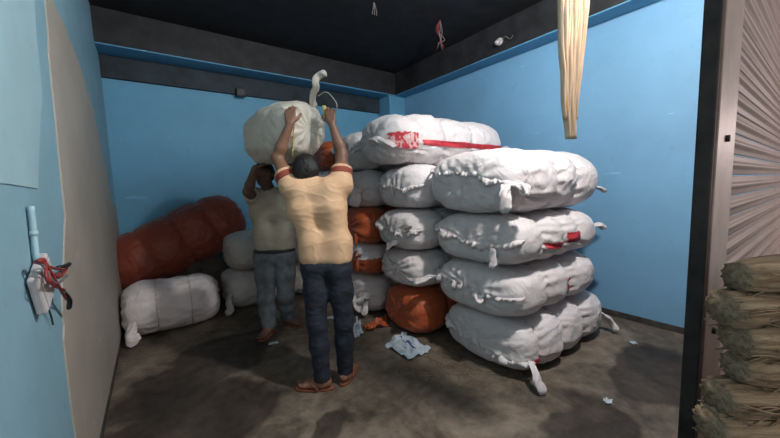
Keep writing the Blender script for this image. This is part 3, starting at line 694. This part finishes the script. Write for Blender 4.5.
# ---- person in peach shirt, back to the viewer
def person_a():
    dA = 2.235
    root = tag(empty('person', fl(326, 386)), 'person in peach shirt and navy jeans seen from behind, lifting a bale overhead', 'person')
    inv = -Vector(root.location)
    T = lambda p: p + inv
    J = lambda u, v, d: T(hd(u, v, d))
    hipL, hipR = J(315, 266, 2.27), J(338, 266, 2.27)
    kneeL, kneeR = J(317, 323, 2.20), J(344, 321, 2.24)
    flL, flR = T(fl(323, 389)), T(fl(346, 381))
    ankL, ankR = flL + UP * 0.085 , flR + UP * 0.085
    wL, wR = J(314, 243, 2.28), J(338, 243, 2.28)
    cL, cR = J(303, 208, 2.29), J(331, 207, 2.29)
    tL, tR = J(302, 193, 2.30), J(331, 191, 2.30)
    nk = J(312, 182, 2.32); hc = J(306, 171, 2.355)
    sL, sR = J(292, 188, 2.31), J(341, 185, 2.31)
    eL, eR = J(277, 158, 2.40), J(342, 154, 2.42)
    wrL, wrR = J(290, 124, 2.38), J(332, 124, 2.43)
    facing = (FH * 1.0 - RH * 0.22).normalized()
    B = Field(0.006)
    B.chain([hipL, wL, cL, tL], [0.078, 0.072, 0.080, 0.074], 0.05); B.chain([hipR, wR, cR, tR], [0.078, 0.072, 0.080, 0.074], 0.05)
    B.cone(tL, tR, 0.07, 0.07, 0.05); B.cone(hipL, hipR, 0.075, 0.075, 0.05); B.cone(cL, cR, 0.07, 0.07, 0.05)
    B.cone(mid(tL, tR), nk, 0.07, 0.052, 0.04); B.cone(nk, hc, 0.052, 0.050, 0.02)
    for s_, t_, e_, w_ in ((sL, tL, eL, wrL), (sR, tR, eR, wrR)):
        B.cone(t_, s_, 0.07, 0.062, 0.04); B.cone(s_, mid(s_, e_, 0.5), 0.056, 0.050, 0.03)
        B.chain([mid(s_, e_, 0.5), e_], [0.050, 0.040], 0.02)
        B.chain([e_, mid(e_, w_, 0.3), w_], [0.041, 0.042, 0.027], 0.02)
    hand(B, wrL, UP * 1.0 + RH * 0.02 + FH * 0.1, RH, FH, 0.50, 1.0)
    hand(B, wrR, UP * 1.0 - RH * 0.15 + FH * 0.1, -RH, FH - RH * 0.4, 0.55, 1.0)
    for h_, k_, a_ in ((hipL, kneeL, ankL), (hipR, kneeR, ankR)):
        B.chain([h_, k_], [0.085, 0.055], 0.03); B.chain([k_, mid(k_, a_, 0.35), a_], [0.055, 0.056, 0.036], 0.02)
    toeL = (-RH * 1.0 + FH * 0.05).normalized(); toeR = (FH * 0.9 + RH * 0.25).normalized()
    foot(B, ankL, flL + UP * 0.018, toeL); foot(B, ankR, flR + UP * 0.018, toeR)
    g, r, f, u = head(B, hc, facing + UP * -0.25, UP + FH * 0.15)
    B.build('body', M['skin'], root)
    hair('hair', g, f, u, hc, root, M['hair'])
    # shirt
    S = Field(0.007); o = 0.016
    lowL, lowR = J(314, 256, 2.27), J(338, 256, 2.27)
    S.chain([lowL, wL, cL, tL], [0.092, 0.088, 0.100, 0.094], 0.05); S.chain([lowR, wR, cR, tR], [0.092, 0.088, 0.100, 0.094], 0.05)
    for a_, b_ in ((lowL, lowR), (wL, wR), (cL, cR), (tL, tR)): S.cone(a_, b_, 0.085, 0.085, 0.05)
    cuts = {}
    for key, s_, t_, e_ in (('L', sL, tL, eL), ('R', sR, tR, eR)):
        d_ = (e_ - s_).normalized(); cp = s_ + d_ * 0.135
        cuts[key] = (cp, d_)
        S.cone(t_, s_, 0.085, 0.078, 0.04); S.cone(s_, s_ + d_ * 0.22, 0.078, 0.074, 0.03, [(cp, d_)])
    S.cone(mid(tL, tR), mid(mid(tL, tR), nk, 0.75), 0.085, 0.062, 0.04)
    hem = J(326, 262, 2.27)
    S.build('shirt', M['shirt_a'], root, cut=[(hem, (0, 0, -1))], fold=0.006, ff=(5, 5, 11), seed=3)
    for key, s_, e_ in (('L', sL, eL), ('R', sR, eR)):
        cp, d_ = cuts[key]
        C = Field(0.006); C.cone(s_, s_ + d_ * 0.24, 0.082, 0.079, 0.01, [(cp - d_ * 0.022, d_), (cp - d_ * 0.068, -d_)])
        tag(C.build('sleeve_band', M['cuff'], root), 'maroon sleeve band')
    K = Field(0.006); ct = mid(mid(tL, tR), nk, 0.62); cu = (nk - mid(tL, tR)).normalized()
    K.cone(ct, ct + cu * 0.05, 0.066, 0.060, 0.01, [(ct + cu * 0.040, cu), (ct - cu * 0.01, -cu)])
    K.build('collar', M['shirt_a'], root)
    # jeans
    P = Field(0.007)
    P.cone(hipL, hipR, 0.090, 0.090, 0.04); P.chain([wL, hipL], [0.078, 0.088], 0.04); P.chain([wR, hipR], [0.078, 0.088], 0.04)
    for h_, k_, a_ in ((hipL, kneeL, ankL), (hipR, kneeR, ankR)):
        lo_ = a_ + UP * -0.01
        P.chain([h_ - UP * 0.02, mid(h_, k_, 0.45), k_], [0.088, 0.084, 0.066], 0.035); P.chain([k_, mid(k_, lo_, 0.4), lo_], [0.068, 0.064, 0.056], 0.03, [(lo_, (0, 0, -1))])
    belt = J(326, 252, 2.27)
    P.build('jeans', M['navy'], root, cut=[(belt, (0, 0, 1))], fold=0.006, ff=(7, 7, 15), seed=8)
    for fp, toe in ((flL, toeL), (flR, toeR)): sandal(root, fp, toe)
    return root
def sandal(root, fp, toe):
    t = toe.normalized(); sd = t.cross(UP)
    n = 26; top = []; out = []
    for k in range(n):
        a = 2 * math.pi * k / n; x = math.cos(a); y = math.sin(a)
        wdt = 0.044 + 0.006 * x
        out.append(fp + t * (0.06 + 0.138 * se(x, 0.8)) + sd * (wdt * se(y, 0.8)))
    vs = [p + UP * 0.002 for p in out] + [p + UP * 0.018 for p in out]
    fs = [tuple(range(n - 1, -1, -1)), tuple(range(n, 2 * n))] + [(i, (i + 1) % n, (i + 1) % n + n, i + n) for i in range(n)]
    s_ = MB().add(vs, fs).build('sandal', M['sandal'], root, smooth=False, bevel=0.003)
    for sg in (-1, 1):
        pts = smooth_path([fp + t * 0.135 + sd * 0.012 + UP * 0.020, fp + t * 0.115 + sd * (0.010 + 0.018 * sg) + UP * 0.052, fp + t * 0.06 + sd * 0.040 * sg + UP * 0.056, fp + t * 0.02 + sd * 0.048 * sg + UP * 0.020], 14)
        MB().tube(pts, 0.009, 8, 0.45).build('sandal_strap', M['sandal'], s_)

# ---- person in khaki shirt, behind and to the left, facing the viewer
def person_b():
    root = tag(empty('person', fl(276, 330)), 'person in khaki shirt and grey trousers behind, head hidden under the carried bale', 'person')
    inv = -Vector(root.location)
    T = lambda p: p + inv
    J = lambda u, v, d: T(hd(u, v, d))
    hipL, hipR = J(265, 256, 3.22), J(285, 256, 3.24)
    kneeL, kneeR = J(266, 299, 3.16), J(286, 296, 3.20)
    flL, flR = T(fl(270, 333)), T(fl(288, 325))
    ankL, ankR = flL + UP * 0.085, flR + UP * 0.085
    wL, wR = J(265, 234, 3.24), J(284, 234, 3.25)
    cL, cR = J(262, 212, 3.24), J(283, 211, 3.25)
    tL, tR = J(261, 199, 3.23), J(283, 198, 3.24)
    nk = J(268, 188, 3.20); hc = J(264, 174, 3.13)
    sL, sR = J(254, 197, 3.22), J(290, 195, 3.24)
    eL, eR = J(248, 192, 2.98), J(299, 184, 3.06)
    wrL, wrR = J(255, 168, 2.90), J(291, 166, 2.95)
    facing = (-FH * 1.0 + RH * 0.15).normalized()
    B = Field(0.007)
    B.chain([hipL, wL, cL, tL], [0.095, 0.085, 0.095, 0.085], 0.05); B.chain([hipR, wR, cR, tR], [0.095, 0.085, 0.095, 0.085], 0.05)
    B.cone(tL, tR, 0.08, 0.08, 0.05); B.cone(hipL, hipR, 0.09, 0.09, 0.05); B.cone(cL, cR, 0.09, 0.09, 0.05)
    B.cone(mid(tL, tR), nk, 0.07, 0.054, 0.04); B.cone(nk, hc + FH * 0.02 - UP * 0.03, 0.054, 0.050, 0.02)
    for s_, t_, e_, w_ in ((sL, tL, eL, wrL), (sR, tR, eR, wrR)):
        B.cone(t_, s_, 0.07, 0.060, 0.04); B.chain([s_, e_], [0.056, 0.043], 0.02)
        B.chain([e_, mid(e_, w_, 0.3), w_], [0.043, 0.042, 0.027], 0.02)
    hand(B, wrL, UP * 0.30 + FH * 1.0 + RH * 0.25, RH, UP, 0.05, 1.0)
    hand(B, wrR, UP * 0.30 + FH * 1.0 - RH * 0.25, -RH, UP, 0.05, 1.0)
    for h_, k_, a_ in ((hipL, kneeL, ankL), (hipR, kneeR, ankR)):
        B.chain([h_, k_], [0.085, 0.055], 0.03); B.chain([k_, mid(k_, a_, 0.35), a_], [0.055, 0.056, 0.036], 0.02)
    toeL = (-FH * 1.0 - RH * 0.1).normalized(); toeR = (RH * 0.9 - FH * 0.35).normalized()
    foot(B, ankL, flL + UP * 0.018, toeL); foot(B, ankR, flR + UP * 0.018, toeR)
    g, r, f, u = head(B, hc, facing - UP * 0.25, UP - FH * 0.15)
    B.build('body', M['skin_dark'], root)
    hair('hair', g, f, u, hc, root, M['hair'])
    for s_ in (-1, 1):
        c_ = g(0.031 * s_, 0.079, 0.004)
        E_ = Field(0.003); E_.cone(c_, c_ + r * 0.001, 0.011, 0.011, 0.005); E_.build('eye', M['eye'], root)
    S = Field(0.007)
    lowL, lowR = J(266, 244, 3.23), J(284, 244, 3.25)
    S.chain([lowL, wL, cL, tL], [0.108, 0.100, 0.106, 0.098], 0.05); S.chain([lowR, wR, cR, tR], [0.108, 0.100, 0.106, 0.098], 0.05)
    for a_, b_ in ((lowL, lowR), (wL, wR), (cL, cR), (tL, tR)): S.cone(a_, b_, 0.096, 0.096, 0.05)
    for s_, t_, e_ in ((sL, tL, eL), (sR, tR, eR)):
        d_ = (e_ - s_).normalized(); cp = s_ + d_ * 0.13
        S.cone(t_, s_, 0.085, 0.078, 0.04); S.cone(s_, s_ + d_ * 0.2, 0.076, 0.070, 0.03, [(cp, d_)])
    S.cone(mid(tL, tR), mid(mid(tL, tR), nk, 0.6), 0.085, 0.066, 0.04)
    S.build('shirt', M['shirt_b'], root, cut=[(J(275, 251, 3.2), (0, 0, -1))], fold=0.005, ff=(5, 5, 9), seed=5)
    P = Field(0.007)
    P.cone(hipL, hipR, 0.102, 0.102, 0.04); P.chain([wL, hipL], [0.09, 0.10], 0.04); P.chain([wR, hipR], [0.09, 0.10], 0.04)
    for h_, k_, a_ in ((hipL, kneeL, ankL), (hipR, kneeR, ankR)):
        lo_ = a_ + UP * -0.02
        P.chain([h_ - UP * 0.02, mid(h_, k_, 0.45), k_], [0.102, 0.098, 0.078], 0.03); P.chain([k_, mid(k_, lo_, 0.4), lo_], [0.078, 0.076, 0.068], 0.03, [(lo_, (0, 0, -1))])
    P.build('trousers', M['grey_pants'], root, cut=[(J(275, 244, 3.2), (0, 0, 1))], fold=0.006, ff=(6, 6, 12), seed=2)
    BL = Field(0.007); bc = J(275, 249.5, 3.2)
    BL.cone(hipL + UP * 0.055, hipR + UP * 0.055, 0.106, 0.106, 0.02); 
    BL.build('belt', M['wire_black'], root, cut=[(bc + UP * 0.004, (0, 0, 1)), (bc - UP * 0.028, (0, 0, -1))])
    for fp, toe in ((flL, toeL), (flR, toeR)): sandal(root, fp, toe)
    return root
person_a()
person_b()

# ------------------------------------------------------------------ the carried bale
near, far = hd(307, 128, 2.53), hd(262, 140, 3.12)
ctr = mid(near, far); axis = (far - near); Lh = axis.length / 2
yawb = math.atan2(axis.y, axis.x); pit = -math.asin(axis.z / axis.length)
carried = tag(empty('cloth_bale', ctr - UP * 0.245), 'cream white bale carried overhead by the two men, upright tied tail', 'bale', BW)
carried.rotation_euler = (0, pit, yawb)
CB = Bale(Lh + 0.02, 0.250, 0.245, (), k=4.2, n=2.2, seed=31, lump=0.03, fold=0.012, hem=None, capfold=0.012)
CB.body('wrapped_cover', M['cream'], carried)
mw = Matrix.Translation(carried.location) @ carried.rotation_euler.to_matrix().to_4x4()
inv = mw.inverted()
tail(carried, [inv @ hd(313, 106, 2.62), inv @ hd(314, 97, 2.58), inv @ hd(316, 83, 2.49), inv @ hd(318, 76, 2.48), inv @ hd(322, 73.5, 2.47), inv @ hd(326, 75, 2.46)], M['cream'], 0.022, 0.022, 0.7, 7, 'tied_tail')
MB().tube(smooth_path([inv @ hd(318, 96, 2.56), inv @ hd(326, 92, 2.47), inv @ hd(333, 98, 2.45), inv @ hd(337, 106, 2.44), inv @ hd(334, 118, 2.60)], 20), 0.0035, 6).build('wire_loop', M['cord'], carried)
MB().tube(smooth_path([inv @ hd(295, 114, 2.445), inv @ hd(294, 128, 2.435), inv @ hd(293, 144, 2.445), inv @ hd(292, 157, 2.49)], 20), 0.005, 6, ridge=0.2, nr=3, twist=0.9).build('hanging_rope', M['yellow_cord'], carried)
MB().tube(smooth_path([inv @ hd(324, 106, 2.47), inv @ hd(325, 112, 2.46), inv @ hd(325, 118, 2.46)], 10), 0.016, 10, 0.5).build('grip_rag', M['yellow_cord'], carried)

# ------------------------------------------------------------------ jute hanks in front of the shutter
def hank(i):
    rnd = random.Random(100 + i)
    z0 = 0.045 + i * 0.066; L = 0.9; n = 60; N = 44
    j0 = rnd.uniform(-0.02, 0.03); e = empty('jute_hank', (0.925 + RH.x * j0, 0.118 + RH.y * j0, z0), -YAW + 0.05); e.rotation_euler.y = rnd.uniform(0.035, 0.055)
    vs = []; fs = []
    for k in range(n + 1):
        t = k / n; x = t * L
        dz = 0.014 * math.sin(x * 7 + i * 0.2) + 0.008 * math.sin(x * 15 + i * 0.3)
        sc = (0.80 + 0.20 * min(1, t / 0.05)) * (1 + 0.12 * math.sin(x * 11 + i * 2))
        for q in range(N):
            a = 2 * math.pi * q / N
            rg = 1 + 0.09 * math.sin(a * 13 + 3.5 * mn.noise(Vector((x * 4, i, 0))) + i) + 0.07 * math.sin(a * 20 + x * 5 + 2 * mn.noise(Vector((x * 9, i, 4))))
            vs.append((x, 0.040 * math.cos(a) * sc * rg, dz + 0.038 * math.sin(a) * sc * rg))
    for k in range(n):
        for q in range(N):
            q2 = (q + 1) % N; fs.append((k * N + q, (k + 1) * N + q, (k + 1) * N + q2, k * N + q2))
    fs.append(tuple(range(N))); fs.append(tuple(n * N + q for q in range(N - 1, -1, -1)))
    MB().add(vs, fs).build('fibre_body', M['jute'], e)
    mb = MB()
    for s_ in range(70):
        x0 = rnd.uniform(-0.012, 0.2); ln = rnd.uniform(0.12, 0.4); a = rnd.uniform(3.0, 5.6)
        pts = []
        for k in range(9):
            t = k / 8; x = x0 + ln * t
            rr = 1.05 + 0.12 * math.sin(t * 5 + s_)
            dz = 0.014 * math.sin(x * 7 + i * 0.2) + 0.008 * math.sin(x * 15 + i * 0.3)
            fr = max(0, -x) * 3
            pts.append((x, 0.042 * math.cos(a) * rr - 0.001, dz + 0.040 * math.sin(a) * rr + 0.010 * math.sin(t * 6 + s_ * 2) - fr * 0.12))
        mb.tube(pts, 0.0018, 4)
    o = mb.build('loose_strands', M['jute'], e); o['kind'] = 'stuff'
    return e
NH = 19
for i in range(NH):
    h = hank(i)
    tag(h, 'topmost tan jute fibre hank of the stack against the shutter' if i == NH - 1 else 'tan jute fibre hank lying in the stack against the shutter', 'jute hank', 'jute hanks stacked by the shutter')

# hanging strip of jute fibre
d0 = 1.60
topp = hd(571, -10, d0); topp = Vector((topp.x, topp.y, 0)); cpath = []
hs = empty('jute_strand', (topp.x, topp.y, 2.95)); tag(hs, 'pale jute fibre bundle hanging down in front of the right wall', 'jute bundle')
specs = [(560, 588, -10), (560, 586, 20), (560, 583, 50), (562, 580, 75), (562, 577, 100), (564, 576, 120), (566, 576, 139)]
rowsz = []
for (ul, ur, v) in specs: rowsz.append((hd(ul, v, d0), hd(ur, v, d0)))
ext = [(rowsz[0][0] + Vector((0, 0, 1)) * (2.95 - rowsz[0][0].z), rowsz[0][1] + Vector((0, 0, 1)) * (2.95 - rowsz[0][1].z))]
allr = ext + rowsz
for sidx in range(9):
    pts = []
    rnd = random.Random(sidx); fr = (sidx + 0.5) / 9; stop = len(allr) - (0 if 1 <= sidx <= 7 else 1)
    for i, (a, b_) in enumerate(allr[:max(3, stop)]):
        q = a + (b_ - a) * fr; pts.append(q - Vector(hs.location) + FH * (0.004 * math.sin(sidx * 2.3 + i)))
    wid = (allr[1][1] - allr[1][0]).length / 9
    MB().tube(smooth_path(pts, 40), lambda t, w=wid: w * (1.30 - 0.60 * t), 10, 0.6, 0.10, 3, 0.1).build('fibre_strand', M['jute_pale'], hs)
MB().tube([(0, 0, -0.03), (0, 0, 0.02)], 0.07, 14).build('tie_knot', M['jute_pale'], hs)

# ------------------------------------------------------------------ wall and ceiling fittings
sb = tag(empty('switch_box', (RL + 0.006, 1.67, 1.05)), 'white plastic switch box hanging loose on the left wall with red wires', 'switch box')
o = MB().box((0.0, -0.085, 0.0), (0.03, 0.085, 0.15)).build('box_body', M['plastic'], sb, False, 0.008); o.rotation_euler = (0.42, 0, 0)
o2 = MB().box((0.030, -0.07, 0.015), (0.034, 0.07, 0.135)).build('cover_plate', M['plastic'], sb, False, 0.003); o2.rotation_euler = (0.42, 0, 0)
rnd = random.Random(5)
P0 = pl(34, 262, 0, RL + 0.03) - Vector(sb.location)
for i in range(7):
    t1 = pl(44 + rnd.uniform(-3, 3), 262 + rnd.uniform(-3, 3), 0, RL + 0.05) - Vector(sb.location)
    t2 = pl(54 + rnd.uniform(-6, 5), 276 + rnd.uniform(-10, 8), 0, RL + 0.06) - Vector(sb.location)
    t3 = pl(64 + rnd.uniform(-4, 4), 290 + rnd.uniform(-26, 12), 0, RL + 0.04) - Vector(sb.location)
    MB().tube(smooth_path([P0, t1, t2, t3], 18), 0.0045, 6).build('wire', M['wire_red'] if i < 6 else M['wire_grey'], sb)
for (u0, v0, u1, v1) in ((58, 268, 69, 264), (63, 292, 69, 308)):
    a = pl(u0, v0, 0, RL + 0.04) - Vector(sb.location); b_ = pl(u1, v1, 0, RL + 0.03) - Vector(sb.location)
    MB().tube(smooth_path([a, mid(a, b_) + Vector((0.01, 0, 0)), b_], 8), 0.009, 8).build('taped_end', M['wire_black'], sb)
pts = [pl(45, 298, 0, RL + 0.02), pl(47, 305, 0, RL + 0.02), pl(51, 316, 0, RL + 0.012), pl(53, 325, 0, RL + 0.012)]
MB().tube(smooth_path([p - Vector(sb.location) for p in pts], 12), 0.003, 6).build('wire', M['wire_black'], sb)
cd = tag(empty('conduit', (RL + 0.012, 1.76, 1.2)), 'short white conduit pipe above the switch box', 'conduit')
a = pl(31, 206, 0, RL + 0.014) - Vector(cd.location); b_ = pl(37, 262, 0, RL + 0.014) - Vector(cd.location)
MB().tube(smooth_path([a, mid(a, b_), b_], 10), 0.009, 10).build('pipe', M['pale_patch'], cd)
MB().tube([mid(a, b_, 0.45), mid(a, b_, 0.53)], 0.012, 10).build('clip', M['pale_patch'], cd)

p = pl(240, 93, 1, DB - 0.05)
bx = tag(empty('junction_box', (p.x, DB - 0.05, p.z - 0.06)), 'small black box under the dark band on the back wall', 'junction box')
MB().box((-0.06, -0.07, 0), (0.06, 0.0, 0.11)).build('box_body', M['wire_black'], bx, False, 0.008)
MB().box((-0.045, -0.078, 0.015), (0.045, -0.07, 0.095)).build('box_lid', M['wire_black'], bx, False, 0.003)

p = fl(440, 20, ZC)
wt = tag(empty('ceiling_wires', (p.x, p.y, ZC)), 'tangle of red wires dangling from the black ceiling', 'wires')
rnd = random.Random(2)
for i in range(6):
    pts = [Vector((0, 0, 0)), Vector((rnd.uniform(-.05, .05), rnd.uniform(-.05, .05), -0.10)), Vector((rnd.uniform(-.09, .09), rnd.uniform(-.08, .08), -0.20)), Vector((rnd.uniform(-.08, .08), rnd.uniform(-.06, .06), -0.26 - rnd.uniform(0, .08)))]
    MB().tube(smooth_path(pts, 14), 0.005, 6).build('wire', M['wire_red'] if i % 2 else M['wire_grey'], wt)
p = fl(374, 2, ZC)
wt2 = tag(empty('ceiling_wires', (p.x, p.y, ZC)), 'short grey wire stub poking from the ceiling near the top edge', 'wires')
for i in range(3):
    MB().tube(smooth_path([(0, 0, 0), (0.02 * i, 0.02, -0.06), (0.03 * i - 0.03, 0.0, -0.13)], 10), 0.004, 6).build('wire', M['wire_grey'], wt2)
p = pl(500, 42, 0, 3.60)
bh = tag(empty('bulb_holder', p), 'white bulb holder with loose wire on the right beam', 'bulb holder')
MB().tube([(0, 0, 0), (-0.02, 0, 0), (-0.022, 0, 0)], 0.045, 16).build('rose_plate', M['plastic'], bh)
MB().tube([(-0.02, 0, 0), (-0.05, 0, -0.01), (-0.075, 0, -0.03)], 0.026, 12).build('socket', M['plastic'], bh)
MB().tube(smooth_path([(-0.02, -0.03, 0), (-0.04, -0.10, 0.02), (-0.03, -0.16, -0.03), (-0.03, -0.20, 0.0)], 14), 0.004, 6).build('wire', M['wire_grey'], bh)

# the two bulbs that light the place (above and outside the frame)
def bulb(loc, top, lamp, label):
    e = tag(empty('light_bulb', loc), label, 'light bulb')
    prof = [(0.0, -0.055), (0.016, -0.053), (0.028, -0.042), (0.033, -0.026), (0.029, -0.008), (0.018, 0.010), (0.015, 0.02)]
    vs = []; fs = []; N = 14
    for r_, z_ in prof:
        for k in range(N): vs.append((r_ * math.cos(2 * PI * k / N), r_ * math.sin(2 * PI * k / N), z_ + 0.10))
    for i in range(len(prof) - 1):
        for k in range(N): fs.append((i * N + k, i * N + (k + 1) % N, (i + 1) * N + (k + 1) % N, (i + 1) * N + k))
    MB().add(vs, fs).build('glass', M['bulb'], e)
    MB().tube([(0, 0, 0.118), (0, 0, 0.165)], 0.018, 12).build('holder', M['plastic'], e)
    MB().tube([(0, 0, 0.165), (0, 0, top - loc[2])], 0.004, 6).build('flex', M['wire_black'], e)
    lamp.parent = e
    return e
bulb(LAMP_IN, ZC, lamp_a, 'bare bulb hanging from the ceiling inside the entrance')
bulb(LAMP_OUT, 3.2, lamp_b, 'bare bulb hanging outside beside the shutter')

# ------------------------------------------------------------------ litter on the floor
def sheet(name, corners, mat, label, cat, seed, n=14, amp=0.03, band=None):
    """crumpled sheet; corners = four floor points"""
    c = [Vector(q) for q in corners]; o = sum(c, Vector()) / 4
    e = tag(empty(name, (o.x, o.y, 0)), label, cat)
    def P(s_, t):
        q = (c[0] * (1 - s_) + c[1] * s_) * (1 - t) + (c[3] * (1 - s_) + c[2] * s_) * t
        w = Vector((s_ * 3 + seed, t * 3, seed))
        h = 0.006 + amp * max(0, mn.noise(w) + 0.25) + amp * 0.9 * max(0, 0.5 - 2.2 * abs(mn.noise(w * 1.7 + Vector((4, 4, 4)))))
        j = Vector((mn.noise(w * 2), mn.noise(w * 2 + Vector((7, 7, 7))), 0)) * 0.03
        return q - Vector((o.x, o.y, 0)) + j + UP * h
    def grid(s0, s1, t0, t1, off, nm, mt, par):
        vs = [P(s0 + (s1 - s0) * i / n, t0 + (t1 - t0) * j / n) + UP * off for i in range(n + 1) for j in range(n + 1)]
        fs = [(i * (n + 1) + j, (i + 1) * (n + 1) + j, (i + 1) * (n + 1) + j + 1, i * (n + 1) + j + 1) for i in range(n) for j in range(n)]
        ob = MB().add(vs, fs).build(nm, mt, par, smooth=False)
        sol = ob.modifiers.new('thickness', 'SOLIDIFY'); sol.thickness = 0.002; return ob
    grid(0, 1, 0, 1, 0, 'crumpled_sheet', mat, e)
    if band: grid(*band, 0.003, 'printed_band', M['paper_print'], e)
    return e
sheet('paper_sheet', [fl(385, 347), fl(410, 362), fl(431, 352), fl(403, 334)], M['paper'], 'crumpled pale blue paper lying beside the orange bale', 'paper', 1, amp=0.05, band=(0.15, 0.75, 0.52, 0.60))
sheet('paper_sheet', [fl(351, 334), fl(356, 341), fl(363, 335), fl(358, 321)], M['paper'], 'small crumpled pale paper beside the navy jeans', 'paper', 4, amp=0.07)
sheet('sack_scrap', [fl(364, 328), fl(368, 333), fl(388, 327), fl(385, 319)], M['orange'], 'scrap of orange sacking on the floor', 'sacking scrap', 7, amp=0.06)
rnd = random.Random(11)
for k, (u, v, sz, lab) in enumerate(((633, 344, 0.03, 'small pale litter chip near the right wall skirting'), (608, 402, 0.03, 'pale litter chip on the floor in front of the bales'), (273, 344, 0.04, 'thin paper scrap by the left man'), (332, 318, 0.05, 'pale scrap on the floor behind the navy jeans'))):
    p = fl(u, v)
    sheet('litter_scrap', [p + Vector((-sz, -sz * .5, 0)), p + Vector((sz, -sz * .6, 0)), p + Vector((sz, sz * .5, 0)), p + Vector((-sz * .8, sz * .6, 0))], M['paper'], lab, 'litter', 20 + k, n=5, amp=0.012)
mb = MB()
for k in range(90):
    u = rnd.gauss(452, 28); v = rnd.gauss(366, 9)
    p = fl(max(395, min(520, u)), max(352, min(400, v))); a = rnd.uniform(0, PI); l = rnd.uniform(0.035, 0.055)
    d = Vector((math.cos(a), math.sin(a), 0))
    mb.tube([p - d * l + UP * 0.004, p + UP * 0.010, p + d * l + UP * 0.004], 0.0016, 4)
tag(mb.build('straw_litter', M['jute'], None), 'scattered straw bits on the floor before the bales', 'straw', None, 'stuff')
